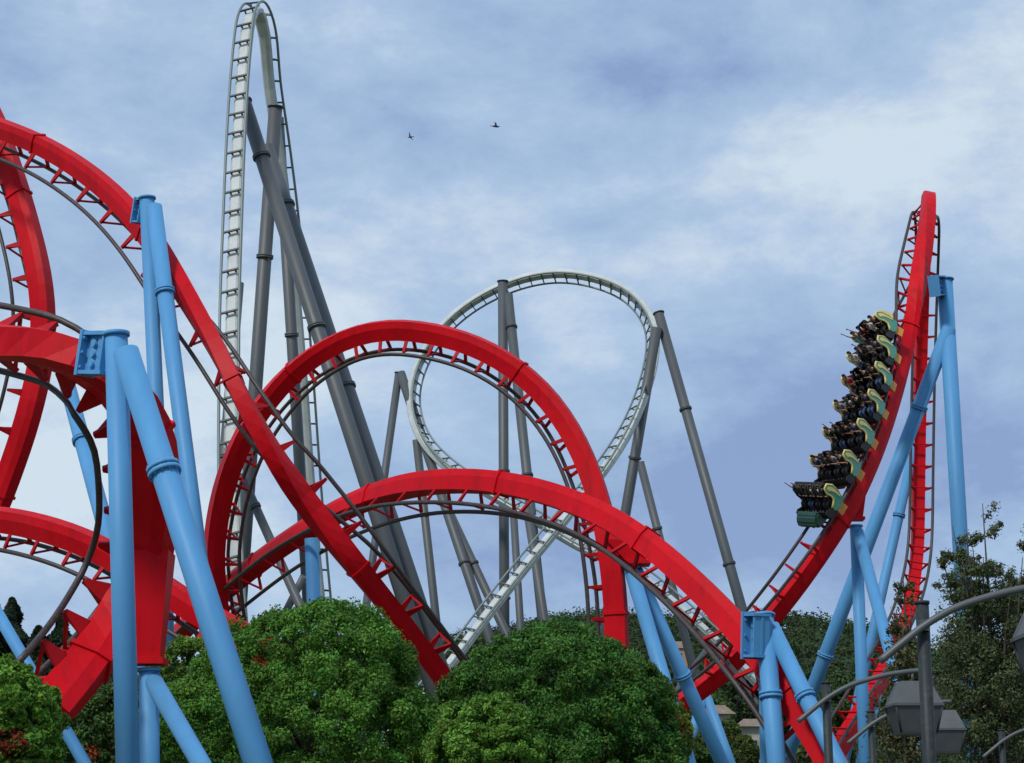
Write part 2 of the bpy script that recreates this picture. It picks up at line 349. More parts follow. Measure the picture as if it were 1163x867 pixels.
# middle distance trees below the right hand supports
k = 0
for (px, pt, D, hp, hf, col, lab) in (
    (742, 762, 190, 34, 1.0, (.030, .060, .022), 'dark tree on the far slope just right of the yellow-green tree'),
    (800, 775, 170, 30, 1.2, (.050, .090, .028), 'pale green far tree seen between the two leaning blue legs'),
    (838, 752, 230, 36, 1.1, (.022, .044, .018), 'tallest dark far tree left of the near blue column with the square bracket'),
    (829, 822, 132, 15, 1.6, (.052, .085, .022), 'light green tree beside the pale far house under the red track'),
    (900, 780, 200, 34, 1.0, (.034, .066, .024), 'dark green far tree behind the blue column with the square bracket'),
    (968, 762, 210, 34, 1.0, (.040, .074, .028), 'olive far tree between the long blue brace and the street lamps'),
    (930, 825, 140, 30, 1.0, (.046, .082, .026), 'low green tree behind the second street lamp post'),
    (799, 832, 128, 15, 1.3, (.046, .084, .024), 'low bush hiding the left corner of the pale far house'),
    (845, 838, 127, 13, 1.3, (.060, .092, .026), 'low light green bush in front of the small pale far house'),
    (668, 714, 240, 46, .8, (.030, .058, .020), 'far dark tree peeping over the domed tree beside the red loop leg')):
    k += 1; round_tree(lab, px, pt, D, hp, hf, 16000, .22, col, 'trees in the middle distance', nclump=90, clr=.24)
# conifers at left
def conifer(label, px, pt, D, w_px, group):
    top = at(px, pt, D); h = top.z; rad = w_px * D / F0; root = empty('conifer', (top.x, D, 0), label, 'conifer', group)
    bm = bmesh.new(); tube(bm, [(0, 0, 0), (0, 0, h * .6), (0, 0, h * .98)], [.3, .16, .03], 8); bm_obj('trunk', bm, BARK, root)
    n = 22000; t = rng.random(n) ** .6; z = h * (.25 + .75 * t); lay = .72 + .38 * np.sin(z * 3.1 + px) * np.cos(z * 1.3); a = rng.random(n) * 2 * np.pi
    lob = 1 + .35 * np.sin(a * 3 + z * 2.0) ; r = rad * 2.1 * (1 - t) ** .5 * lay * lob * np.sqrt(rng.random(n)) + .05
    P = np.stack([np.cos(a) * r, np.sin(a) * r, z - r * .25], 1); Nn = np.stack([np.cos(a), np.sin(a), np.full(n, .6)], 1) + rng.normal(size=(n, 3)) * .5
    cl = np.array([.022, .040, .020]) * rng.uniform(.5, 1.5, (n, 1)); me = leaf_mesh('crown', P, Nn, .16 * rng.uniform(.6, 1.4, n), cl); link('crown', me, root)
for a in ((-6, 684, 120, 22, 'dark conifer cut by the left edge of the frame'), (14, 680, 124, 24, 'tallest dark conifer at the far left beyond the thin leaning blue strut'),
          (44, 712, 118, 22, 'shorter dark conifer between the two taller spires at left'), (71, 697, 126, 20, 'slim dark conifer just left of the black lower rail'),
          (90, 722, 120, 17, 'small dark conifer behind the foot of the near red curve')):
    conifer(a[4], a[0], a[1], a[2], a[3], 'conifers at the far left')
# sparse olive trees behind the street lamps
def sparse_tree(label, px, pt, D, w_px, n, seed, limbs, col, name='sparse_tree', size=.05):
    rnd = random.Random(seed); top = at(px, pt, D); h = top.z; rad = w_px * D / F0; root = empty(name, (top.x, D, 0), label, 'tree')
    bm = bmesh.new(); tube(bm, [(0, 0, 0), (.05, 0, h * .15), (0, 0, h * .3)], [.2, .16, .13], 10); cl_c = []; cl_r = []
    for k in range(limbs):
        a = 2 * math.pi * k / limbs + rnd.uniform(-.3, .3); e = rnd.uniform(.25, 1.0); hh = h * (1.0 - .32 * e * e) * rnd.uniform(.9, 1.0)
        if k == 0: e, hh = .05, h
        p0 = Vector((0, 0, h * rnd.uniform(.12, .3))); p3 = Vector((math.cos(a) * rad * e, math.sin(a) * rad * e, hh))
        pts = [p0, p0.lerp(p3, .35) + Vector((math.cos(a), math.sin(a), -.4)) * rad * .10 * e, p0.lerp(p3, .7) + Vector((rnd.uniform(-.1, .1), rnd.uniform(-.1, .1), 0)), p3]
        sm_ = catmull([tuple(p) for p in pts], 5); tube(bm, sm_, .085, 6, .012)
        for j in range(22):
            t = rnd.uniform(.22, .99); q = Vector(sm_[int(t * (len(sm_) - 1))]); b = rnd.uniform(0, 2 * math.pi); l = (1.15 - t) * rad * .62 + .15
            en = q + Vector((math.cos(b) * l, math.sin(b) * l, l * rnd.uniform(.1, .9))); tube(bm, [q, q.lerp(en, .5) + Vector((0, 0, -.05)), en], .022, 4, .006, cap=False)
            for t2 in (.45, .75, 1.0):
                if rnd.random() < .86: cl_c.append(tuple(q.lerp(en, t2))); cl_r.append(rnd.uniform(.10, .27) * (1.2 if t < .75 else .7))
    bm_obj('trunk', bm, BARK, root)
    cc = np.array(cl_c); rr_ = np.array(cl_r); idx = rng.integers(0, len(cc), n); q = rng.normal(size=(n, 3)) * np.array([1, 1, 1.1])
    P = cc[idx] + q * rr_[idx][:, None] * .55; Nn = q + rng.normal(size=(n, 3)) * .8 + np.array([0, 0, .5])
    cl = np.array(col) * rng.uniform(.55, 1.4, (len(cc), 1))[idx] * rng.uniform(.75, 1.25, (n, 1)); cl[:, 0] *= rng.uniform(.85, 1.25, n)
    link('crown', leaf_mesh('crown', P, Nn, size * rng.uniform(.6, 1.3, n), cl), root)
sparse_tree('tall thin-leaved olive tree at the right edge behind the large street lamp', 1112, 572, 60, 78, 60000, 3, 18, (.095, .125, .055))
sparse_tree('second open-branched olive tree cut by the right edge of the frame', 1166, 586, 64, 58, 52000, 8, 12, (.09, .115, .055))
sparse_tree('slender nearly bare young tree left of the large street lamp post', 1024, 655, 50, 34, 8500, 5, 8, (.10, .11, .045), size=.055)

# ------------------------------------------------------------------ red coaster tracks
tA, PA, oA = track('long red track descending diagonally from the upper left down to the centre trees', [
    (-150, 150, 96, (.2, .5, -.8)), (-60, 130, 92, (0, .5, -.8)), (0, 146, 89, (-.25, .6, -.75)), (60, 172, 87, (-.4, .55, -.72)), (118, 212, 85, (-.5, .6, -.6)), (165, 262, 83, (-.6, .75, -.4)),
    (205, 325, 81, (-.45, .9, -.1)), (243, 390, 80, (-.2, 1, .05)), (276, 455, 79, (0, 1, .1)), (312, 520, 79, (.25, .9, .2)), (348, 572, 80, (.55, .65, .4)),
    (398, 635, 81, (.8, .3, .5)), (448, 697, 83, (.8, .1, .55)), (497, 762, 85, (.8, .1, .55)), (560, 850, 88, (.75, .1, .6))], tie=2.3, joint=9.8, e=.15, h=1.2, wd=.76, ht=.86)
tB, PB, oB = track('red track curving down at the left edge behind the long diagonal one', [
    (-60, 60, 96, (-.5, .5, -.6)), (-15, 120, 94, (-.8, .4, -.4)), (10, 185, 92, (-.9, .4, -.2)), (30, 250, 91, (-.92, .4, 0)), (46, 320, 90, (-.92, .4, 0)), (49, 390, 90, (-.92, .4, .1)), (36, 460, 90, (-.9, .4, .2)),
    (14, 530, 91, (-.85, .4, .3)), (-15, 600, 92, (-.8, .4, .4)), (-60, 660, 94, (-.7, .4, .5))], tie=2.0, joint=8, e=.17, h=1.15)
tC, PC, oC = track('nearest red track bending round behind the thick blue post with black rails inside the bend', [
    (-150, 378, 49, (0, .95, .3)), (-70, 380, 47.5, (0, .95, .3)), (0, 389, 46, (-.08, .95, .24)), (50, 396, 45.3, (-.25, .95, .10)), (100, 414, 45, (-.42, .9, 0)), (142, 446, 45.5, (-.6, .75, -.05)), (170, 493, 46.5, (-.78, .6, -.02)),
    (177, 550, 47.5, (-.9, .4, 0)), (174, 610, 48.5, (-.9, .35, .2)), (155, 668, 49, (-.85, .3, .35)), (126, 718, 48.5, (-.8, .25, .5)), (92, 765, 47.5, (-.75, .2, .6)), (55, 808, 46.5, (-.7, .2, .7))], tie=1.35, joint=7, wd=.88, ht=.98, gauge=1.65, h=1.12, railr=.085, e=.26, step=.6)
tD, PD, oD = track('low red track crossing from the left edge behind the near blue post to the trees', [
    (-120, 600, 84, (0, .4, -.9)), (-50, 590, 83, (0, .4, -.9)), (0, 590, 82, (0, .4, -.9)), (60, 603, 80, (-.15, .4, -.9)), (115, 625, 79, (-.25, .35, -.85)), (165, 655, 78, (-.35, .3, -.85)), (215, 688, 77, (-.4, .3, -.8)), (262, 715, 76.5, (-.4, .3, -.8)), (315, 745, 76, (-.4, .3, -.8))], tie=1.9, joint=9)
tE, PE, oE = track('tall round red loop in the centre arching over from its ladder-like left leg', [
    (275, 800, 103, (.85, .5, .3)), (255, 735, 101, (.85, .5, .2)), (244, 665, 99, (.86, .5, .1)), (244, 610, 98, (.86, .5, 0)), (257, 545, 96.5, (.8, .5, -.2)), (285, 482, 95, (.65, .5, -.5)), (330, 426, 94, (.45, .45, -.75)), (385, 389, 93, (.2, .42, -.9)),
    (440, 375, 92, (0, .4, -.92)), (500, 381, 91, (-.15, .4, -.9)), (558, 402, 90, (-.35, .35, -.85)), (610, 440, 89.5, (-.55, .3, -.75)), (650, 493, 89, (-.8, .25, -.5)), (678, 560, 88.5, (-.9, .2, -.3)),
    (693, 630, 88, (-.92, .3, -.1)), (700, 700, 88, (-.92, .3, 0)), (701, 790, 88, (-.92, .3, 0))], tie=1.5, joint=13)
tF, PF, oF = track('long low red arch sweeping across the centre down to the right hand blue column', [
    (130, 790, 110, (.3, -.8, -.5)), (205, 718, 105, (.3, -.8, -.5)), (248, 676, 102, (.3, -.8, -.5)), (300, 634, 98, (.25, -.8, -.5)), (350, 600, 95, (.2, -.75, -.6)), (400, 573, 92, (.1, -.65, -.75)), (450, 555, 89, (0, -.45, -.9)), (500, 547, 86, (0, -.25, -.95)),
    (560, 548, 83, (-.1, -.1, -1)), (620, 560, 80, (-.25, 0, -.95)), (680, 583, 77, (-.4, 0, -.9)), (730, 613, 74.5, (-.5, .05, -.85)), (780, 655, 72, (-.6, .1, -.8)), (828, 703, 70, (-.65, .15, -.75)), (868, 750, 68, (-.65, .15, -.75)), (908, 806, 67, (-.7, .2, -.7)), (955, 885, 66, (-.75, .2, -.65))], tie=2.4, joint=10.5, h=1.2)
tG, PG, oG = track('tall narrow red spike of track at the right that the train is riding on', [
    (640, 900, 112, (-.4, -.5, .8)), (715, 842, 111, (-.4, -.5, .8)), (770, 803, 110, (-.4, -.5, .8)), (828, 757, 108, (-.5, -.5, .7)), (882, 695, 106, (-.6, -.5, .6)), (926, 636, 105.2, (-.66, -.5, .55)), (964, 576, 105.6, (-.68, -.52, .5)), (994, 510, 107, (-.68, -.52, .5)),
    (1016, 442, 109, (-.72, -.48, .45)), (1033, 372, 111.2, (-.88, -.05, .35)), (1046, 305, 113.5, (-.6, .75, .1)), (1053, 255, 115.8, (-.35, .9, -.3)), (1055, 224, 119, (-.2, .1, -.95)), (1052, 250, 123, (-.1, -.85, -.4)), (1048, 330, 126, (0, -1, 0)), (1045, 430, 127, (0, -1, 0)), (1043, 540, 127, (0, -1, 0)),
    (1041, 635, 126, (0, -.95, .2)), (1030, 705, 122, (-.2, -.85, .5)), (1006, 762, 117, (-.35, -.7, .6)), (975, 815, 113, (-.4, -.6, .7)), (935, 880, 110, (-.4, -.6, .7))], tie=1.5, joint=15, wd=.82, ht=.9, gauge=1.5)
# red stubs that carry the spines on their columns (parts of the track they belong to)
def stub(root, o, P, a, b, wa, wb, D_, name='support_stub'):
    p, q = at(*a), at(*b); bm = bmesh.new(); s = Vector((1, 0, 0)); y = Vector((0, 1, 0))
    hull8(bm, [p - s * wa - y * wa, p + s * wa - y * wa, p + s * wa + y * wa, p - s * wa + y * wa], [q - s * wb - y * wb, q + s * wb - y * wb, q + s * wb + y * wb, q - s * wb + y * wb])
    box(bm, q - Vector((0, 0, .08)), (wb * 1.3, 0, 0), (0, wb * 1.3, 0), (0, 0, .08)); bm_obj(name, bm, RED, root, o)
stub(tC, oC, PC, (172, 628, 48.7), (169, 748, 48.7), .52, .33, 0)
stub(tG, oG, PG, (973, 552, 106.3), (972, 588, 106.3), .5, .34, 0)
stub(tE, oE, PE, (702, 615, 88), (722, 638, 88), .6, .5, 0)

# ------------------------------------------------------------------ pale coaster tracks
def rail_ctrl(c, off=1.25):      # the points given follow the middle of the rails: move them to the spine
    o = []
    for px, py, D, u in c:
        u = Vector(u).normalized(); s = F0 / D; o.append((px - u.x * off * s, py + u.z * off * s, D - u.y * off, u))
    return o
kw = dict(kind='pale')
track('very tall pale grey hill track towering at the upper left with silver rungs', rail_ctrl([
    (292, 900, 99, (-.3, -.95, .3)), (281, 820, 101, (-.3, -.95, .25)), (271, 730, 103, (-.3, -.95, .12)), (265, 640, 105, (-.3, -.95, .12)), (261, 540, 107, (-.3, -.95, .12)), (261, 440, 109, (-.3, -.95, .12)), (262, 340, 111, (-.3, -.95, .12)), (265, 250, 113, (-.3, -.95, .12)), (268, 171, 114.5, (-.3, -.95, .12)), (272, 98, 116, (-.3, -.93, .2)), (277, 40, 117.5, (-.3, -.85, .35)), (281, 14, 118.4, (-.3, -.6, .7)),
    (289, 2, 120, (-.1, -.1, 1)), (299, 14, 121.8, (.3, .4, .8)), (306, 42, 123, (.5, .7, .4)), (311, 95, 125, (.6, .75, .25)), (321, 165, 127, (.6, .8, .1)), (331, 245, 129, (.6, .8, .1)), (340, 335, 131, (.6, .8, .1)), (348, 430, 133, (.6, .8, .1)), (355, 530, 135, (.6, .8, .12)), (363, 630, 137, (.6, .8, .15)), (372, 720, 139, (.6, .8, .2)), (385, 820, 141, (.6, .8, .25)), (400, 900, 143, (.6, .8, .3))], .5),
    wd=.86, ht=.50, gauge=1.24, h=.5, tie=1.5, joint=0, railr=.09, step=1.2, **kw)
track('pale grey track making the high teardrop turn in the distance behind the red arches', rail_ctrl([
    (420, 855, 178, (-.5, -.75, .45)), (505, 755, 181, (-.5, -.75, .45)), (545, 702, 183, (-.5, -.75, .45)), (590, 645, 185, (-.5, -.75, .45)), (640, 584, 187, (-.55, -.7, .4)), (688, 522, 189, (-.7, -.6, .35)), (718, 470, 192, (-.8, -.55, .15)), (736, 415, 195, (-.85, -.5, -.1)), (737, 372, 198, (-.7, -.5, -.45)), (712, 338, 201, (-.45, -.5, -.7)),
    (668, 320, 203, (-.2, -.5, -.85)), (620, 317, 205, (0, -.5, -.85)), (568, 332, 206, (.2, -.5, -.85)), (520, 362, 207, (.45, -.5, -.75)), (487, 402, 207, (.7, -.5, -.5)), (472, 447, 206, (.85, -.5, -.1)), (480, 490, 204, (.75, -.55, .35)), (508, 524, 202, (.5, -.6, .6)), (552, 553, 200, (.4, -.6, .65)),
    (606, 584, 198, (.35, -.65, .65)), (663, 618, 196, (.35, -.65, .65)), (720, 644, 194, (.35, -.7, .6)), (775, 688, 192, (.35, -.7, .6)), (825, 734, 190, (.35, -.7, .6)), (890, 798, 188, (.35, -.7, .6))], .62),
    wd=1.05, ht=.85, gauge=1.6, h=.68, tie=1.45, joint=0, railr=.11, step=1.2, **kw)

# ------------------------------------------------------------------ supports
def support(label, legs, m=BLUE, group=None, flanges=(), cap=None, bracket=None, name='coaster_support', foot=True, cat='coaster support'):
    """legs: (pixel point a, pixel point b, radius, [go on to the ground]); flanges: (leg index, picture y)"""
    P0 = []
    for lg in legs:
        a, b = at(*lg[0]), at(*lg[1]); b2 = b
        if lg[3] if len(lg) > 3 else True:
            d = b - a; b2 = a + d * ((a.z + .3) / -d.z)
        P0.append((a, b2, lg[2] * (.92 if m is BLUE else .93)))
    org = Vector((P0[0][1].x, P0[0][1].y, 0)) if P0[0][1].z < 1 else P0[0][0].copy()
    root = empty(name, org, label, cat, group)
    for i, (a, b, r) in enumerate(P0):
        bm = bmesh.new(); tube(bm, [a, a.lerp(b, .5), b], r, 28); bm_obj('post' if i == 0 else 'brace', bm, m, root, org)
        if b.z < 1 and foot:
            bm = bmesh.new(); bmesh.ops.create_cube(bm, size=1); bmesh.ops.scale(bm, vec=(r * 5, r * 5, .5), verts=bm.verts); bmesh.ops.translate(bm, vec=(b.x, b.y, .2), verts=bm.verts); bm_obj('footing', bm, CONC, root, org)
    for li, fy in flanges:
        a, b, r = P0[li]; best = min((abs(projy(a.lerp(b, t / 400)) - fy), t / 400) for t in range(400)); c = a.lerp(b, best[1]); d = (b - a).normalized()
        bm = bmesh.new(); tube(bm, [c - d * .11, c - d * .015], r * 1.24, 28); tube(bm, [c + d * .015, c + d * .11], r * 1.24, 28)
        s, u = frame_of(d)
        for k in range(12):
            q = c + (s * math.cos(k * math.pi / 6) + u * math.sin(k * math.pi / 6)) * r * 1.13; tube(bm, [q - d * .15, q + d * .15], r * .07, 6)
        bm_obj('joint_flange', bm, m, root, org)
    if cap:
        for li in cap:
            a, b, r = P0[li]; d = (a - b).normalized(); bm = bmesh.new(); tube(bm, [a - d * .02, a + d * .07], r * 1.18, 28); bm_obj('cap_plate', bm, m, root, org)
    if bracket:
        (c, d_, hh, ww) = bracket; a, b = at(*c), at(*d_); t = (b - a); ln = t.length; t.normalize(); up = Vector((0, 0, 1)); up = (up - t * up.dot(t)).normalized(); s = t.cross(up)
        bm = bmesh.new(); mid = (a + b) / 2
        for k in (-1, 1): box(bm, mid + up * hh * k, t * ln / 2, s * ww, up * .045)          # top and bottom plates
        box(bm, mid, t * (ln / 2 - .02), s * .05, up * (hh - .05))                              # web
        box(bm, b, t * .06, s * ww * 1.1, up * hh * 1.16)                                       # end plate on the spine
        box(bm, a + t * ln * .12, t * .04, s * ww * .9, up * (hh - .05))
        for i in (-1, 0, 1):
            for j in (.3, .6):
                q = a.lerp(b, j) + up * hh * .52 * i; tube(bm, [q - s * .14, q + s * .14], .10, 10)
            for j in (-1, 1):
                q = b + up * hh * .75 * i + s * ww * .8 * j; tube(bm, [q - t * .13, q - t * .05], .05, 6)
        bm_obj('bracket', bm, m, root, org)
    return root
def projy(p):
    p = p - CAM; c, s = math.cos(PITCH), math.sin(PITCH); return H0 / 2 - F0 * (-p.y * s + p.z * c) / (p.y * c + p.z * s)
CONC = mat('concrete', (.33, .32, .30), .9, var=.2, scale=3)
GB = 'blue columns that hold up the red track'; GS = 'grey columns that hold up the pale tracks'
support('thickest blue support at the left with vertical post, wide leaning brace and square bracket', [((132, 381, 43.2), (145, 867, 43.2), .285), ((143, 400, 42.8), (293, 867, 40.5), .325)], flanges=[(1, 534)], cap=[0], bracket=((126, 402, 43.2), (99, 402, 43.9), .46, .22), group=GB)
support('slim blue support holding the long diagonal track at the upper left', [((167, 226, 81.5), (177, 450, 81.5), .36), ((175, 235, 81), (205, 470, 79), .38)], flanges=[(1, 331)], cap=[0], bracket=((165, 240, 81.5), (158, 240, 82), .5, .3), group=GB)
support('blue leg slanting behind the near red bend left of the thick post', [((74, 428, 88), (120, 600, 84), .40)], flanges=[(0, 500)], group=GB)
support('thin pale blue strut leaning down at the far left edge before the conifers', [((-30, 650, 56), (56, 798, 55), .19)], group=GB)
support('short blue pair of legs standing under the red stub beside the thick post', [((169, 762, 48.7), (170, 867, 48.7), .27), ((172, 770, 48.7), (228, 867, 46.5), .25)], cap=[0], group=GB)
support('short blue column seen below the crossing of the red diagonal and the round loop', [((354, 612, 94), (357, 700, 94), .38)], group=GB)
support('short blue column glimpsed between near red bend and low red track', [((187, 560, 90), (189, 700, 90), .16)], group=GB)
support('blue pair of leaning legs at the right side of the round loop', [((716, 645, 88), (782, 867, 85), .36), ((722, 648, 88.2), (820, 867, 92), .36)], flanges=[(1, 767)], cap=[0], group=GB)
support('blue support with the square bracket holding the right end of the low arch', [((868, 700, 67), (882, 867, 66), .35), ((868, 702, 67.4), (871, 867, 69), .26), ((876, 712, 67), (952, 867, 64.5), .31)], flanges=[(0, 790), (2, 791)], cap=[0], bracket=((866, 722, 66.3), (853, 722, 67.0), .70, .34), group=GB)
support('tall blue column and long crossing brace behind the spike that the train rides', [((1073, 318, 112), (1092, 640, 112), .50), ((1078, 372, 111.8), (926, 775, 118), .46)], flanges=[(1, 463), (1, 745)], cap=[0], bracket=((1070, 325, 112), (1061, 325, 110.5), .55, .3), group=GB)
support('slender blue leg pair under the train at the small red stub', [((972, 598, 106.3), (980, 800, 106.3), .36), ((974, 604, 106.3), (1024, 790, 100), .36)], cap=[0], group=GB)
support('grey-blue brace running beside the back leg of the spike', [((1040, 500, 127), (1000, 680, 127), .36)], flanges=[(0, 585)], group=GB)
support('blue trestle of two spreading legs under the low end of the red train track', [((800, 790, 113), (775, 867, 113), .3), ((802, 790, 113), (830, 867, 113), .3)], group=GB)
support('low blue leg behind the street lamps at the foot of the red spike', [((1000, 770, 116), (978, 867, 112), .33)], group=GB)
# grey supports of the hill
support('longest dark grey leaning column coming down from the top of the tall hill', [((277, 116, 118), (466, 702, 112), .50)], m=GREY, flanges=[(0, 178), (0, 372)], cap=[0], group=GS)
support('grey capped support splitting into an upright and a slanting leg inside the tall hill', [((313, 122, 124), (288, 470, 126), .50), ((303, 168, 123.2), (482, 705, 114), .52)], m=GREY, flanges=[(0, 292), (1, 233), (1, 440)], cap=[0], group=GS)
support('slim grey column leaning slightly right behind the others inside the tall hill', [((316, 134, 127), (346, 620, 131), .42)], m=GREY, flanges=[(0, 380)], group=GS)
support('dark grey column rising beside the left leg of the tall hill', [((271, 322, 117), (247, 620, 115), .36)], m=GREY, flanges=[(0, 520)], group=GS)
support('thin grey strut slanting under the left leg of the red loop', [((274, 540, 110), (346, 700, 108), .28)], m=GREY, flanges=[(0, 575)], group=GS)
support('short grey strut leaning the other way low between the red track crossings', [((345, 655, 110), (322, 700, 111), .24)], m=GREY, group=GS)
# grey supports of the turn
support('tall upright dark grey column with its slanting partner in the middle of the high turn', [((571, 320, 204), (573, 730, 204), .58), ((577, 335, 204), (617, 712, 196), .56)], m=GREY, flanges=[(0, 535), (1, 372), (1, 540), (0, 680)], cap=[0], group=GS)
support('dark grey support at the right shoulder of the high turn with a long outward leg', [((748, 356, 193), (842, 690, 188), .56), ((746, 372, 192), (710, 585, 196), .58)], m=GREY, flanges=[(0, 465), (0, 640), (1, 520)], cap=[0], group=GS)
support('dark grey tent-shaped support at the left shoulder of the high turn', [((453, 424, 207), (436, 545, 207), .46), ((455, 424, 207), (555, 722, 198), .56)], m=GREY, flanges=[(1, 500), (1, 640)], cap=[0], group=GS)
support('thin dark grey column left of the middle seen through the red loop', [((473, 500, 205), (496, 710, 205), .48)], m=GREY, flanges=[(0, 585)], group=GS)
support('slanting grey leg just left of the middle upright column', [((500, 560, 203), (568, 705, 200), .50)], m=GREY, flanges=[(0, 640)], group=GS)
support('thin dark grey leg crossing behind the right end of the low arch', [((727, 525, 201), (786, 755, 201), .48)], m=GREY, flanges=[(0, 600)], group=GS)
support('short grey column right of the middle upright below the red arch', [((583, 580, 196), (592, 725, 196), .42)], m=GREY, group=GS)
support('pale grey column partly hidden next to the slanting partner leg', [((598, 575, 192), (622, 725, 192), .46)], m=GREY, group=GS)
support('thin pale grey strut low behind the two leaning blue legs', [((803, 738, 188), (762, 795, 184), .34)], m=GREY, group=GS)
support('short dark grey post standing beyond the red diagonal above the trees', [((422, 640, 128), (413, 720, 128), .26)], m=GREY, group=GS)

# ------------------------------------------------------------------ train
GRN = mat('train_green', (.07, .27, .19), .35, var=.15, scale=3, coat=.3)
YEL = mat('train_yellow', (.72, .56, .16), .4, var=.15, scale=3)
ORG = mat('train_orange', (.68, .27, .05), .45, var=.15, scale=3)
BLK = mat('black_padding', (.016, .016, .018), .6, var=.3, scale=5)
STL = mat('chassis_steel', (.09, .09, .09), .5, var=.3)
WHEEL = mat('wheel_rubber', (.55, .55, .52), .6, var=.2)
def mesh_of(bm, m, smooth=False, name='m'):
    bmesh.ops.recalc_face_normals(bm, faces=bm.faces); me = bpy.data.meshes.new(name); bm.to_mesh(me); bm.free(); me.materials.append(m)
    if smooth:
        for p in me.polygons: p.use_smooth = True
    return me
def extrude_poly(bm, pts, y0, y1):
    a = [bm.verts.new((x, y0, z)) for x, z in pts]; b = [bm.verts.new((x, y1, z)) for x, z in pts]
    bm.faces.new(a[::-1]); bm.faces.new(b)
    for k in range(len(pts)): bm.faces.new((a[k], a[(k + 1) % len(pts)], b[(k + 1) % len(pts)], b[k]))
# car axes: x forward (downhill), y across, z away from the rails; z = 0 at rail height
def shell(s):
    bm = bmesh.new(); side = [(-.74, .26), (-.84, .70), (-.82, 1.15), (-.62, 1.42), (-.36, 1.40), (-.26, 1.18), (-.36, .92), (-.34, .70), (-.12, .56), (.10, .50), (.14, .34), (0, .22), (-.4, .18)]
    extrude_poly(bm, side, s * 1.125, s * 1.20)
    return bm
def tub():
    bm = bmesh.new()
    for s in (-1, 1): extrude_poly(bm, [(-.1, .2), (.1, .5), (.45, .66), (.66, .6), (.68, .4), (.5, .2)], s * 1.10, s * 1.17)
    extrude_poly(bm, [(-.78, .30), (-.86, .75), (-.80, 1.15), (-.66, 1.30), (-.58, 1.22), (-.70, 1.1), (-.76, .75), (-.68, .32)], -1.12, 1.12)
    extrude_poly(bm, [(-.7, .20), (.62, .20), (.62, .30), (-.7, .30)], -1.12, 1.12)
    extrude_poly(bm, [(.56, .3), (.66, .46), (.60, .66), (.54, .62), (.56, .46), (.5, .32)], -1.12, 1.12); return bm
def trim(s):
    bm = bmesh.new(); c = [(-.84, .70), (-.84, 1.17), (-.62, 1.45), (-.35, 1.43), (-.23, 1.18), (-.33, .92), (-.31, .72), (-.10, .58), (.13, .51)]
    tube(bm, [(x, s * 1.16, z) for x, z in c], .055, 6)
    extrude_poly(bm, [(-.74, .9), (-.70, 1.18), (-.58, 1.32), (-.42, 1.3), (-.40, 1.18), (-.52, 1.08), (-.62, .85), (-.66, .5), (-.72, .5)], s * 1.203, s * 1.225)
    return bm
def seat():
    bm = bmesh.new(); extrude_poly(bm, [(-.62, .34), (-.58, .55), (-.66, 1.55), (-.58, 1.64), (-.46, 1.58), (-.40, .66), (0, .62), (.06, .52), (0, .40)], -.24, .24)
    bmesh.ops.bevel(bm, geom=bm.edges[:], offset=.03, segments=1, affect='EDGES'); return bm
def harness():
    bm = bmesh.new()
    for s in (-1, 1): tube(bm, [(-.55, s * .17, 1.50), (-.38, s * .19, 1.62), (-.16, s * .18, 1.48), (-.08, s * .15, 1.15), (-.10, s * .12, .86)], .065, 8)
    tube(bm, [(-.10, -.16, .86), (-.08, 0, .84), (-.10, .16, .86)], .07, 8); return bm
def bogie(s):
    bm = bmesh.new(); y = s * .80
    box(bm, (-.35, s * 1.0, -.02), (.30, 0, 0), (0, .05, 0), (0, 0, .24)); return bm
def wheels(s):
    bm = bmesh.new()
    for x, z in ((-.5, .16), (-.2, .16), (-.35, -.2)): tube(bm, [(x, s * .78 - .05, z), (x, s * .78 + .05, z)], .13, 14)
    tube(bm, [(-.35, s * .93, -.02 ), (-.35, s * .97, -.02)], .12, 12); return bm
def chassis():
    bm = bmesh.new(); box(bm, (-.1, 0, .10), (.72, 0, 0), (0, .5, 0), (0, 0, .08)); box(bm, (-.35, 0, .02), (.1, 0, 0), (0, .92, 0), (0, 0, .09)); tube(bm, [(.6, 0, .1), (1.15, 0, .1)], .07, 8)
    return bm
ME = dict(car=mesh_of(tub(), BLK), seat=mesh_of(seat(), BLK), harness=mesh_of(harness(), BLK, True), chassis=mesh_of(chassis(), STL))
ME['panel'] = [mesh_of(shell(s), GRN) for s in (-1, 1)]; ME['trim'] = [mesh_of(trim(s), YEL) for s in (-1, 1)]
ME['cover'] = [mesh_of(bogie(s), ORG) for s in (-1, 1)]; ME['wheel'] = [mesh_of(wheels(s), WHEEL, True) for s in (-1, 1)]
x0, x1 = PG.near(937, 588), PG.near(1017, 400)
RH = 1.08 + .105
def car_matrix(x):
    p, t, s, u = PG.frame(x); f = -t; y = u.cross(f); p = p + u * (RH + .0)
    return Matrix(((f.x, y.x, u.x, p.x), (f.y, y.y, u.y, p.y), (f.z, y.z, u.z, p.z), (0, 0, 0, 1))) @ Matrix.Diagonal((1.0, 1.10, 1.18, 1))
MC = [car_matrix(x0 + (x1 - x0) * k / 6.0) for k in range(7)]     # 0 = lowest, front car
org = MC[0].to_translation(); TR = empty('roller_coaster_train', org, 'green and yellow roller coaster train full of riders on the red track at right', 'roller coaster train')
cars = []
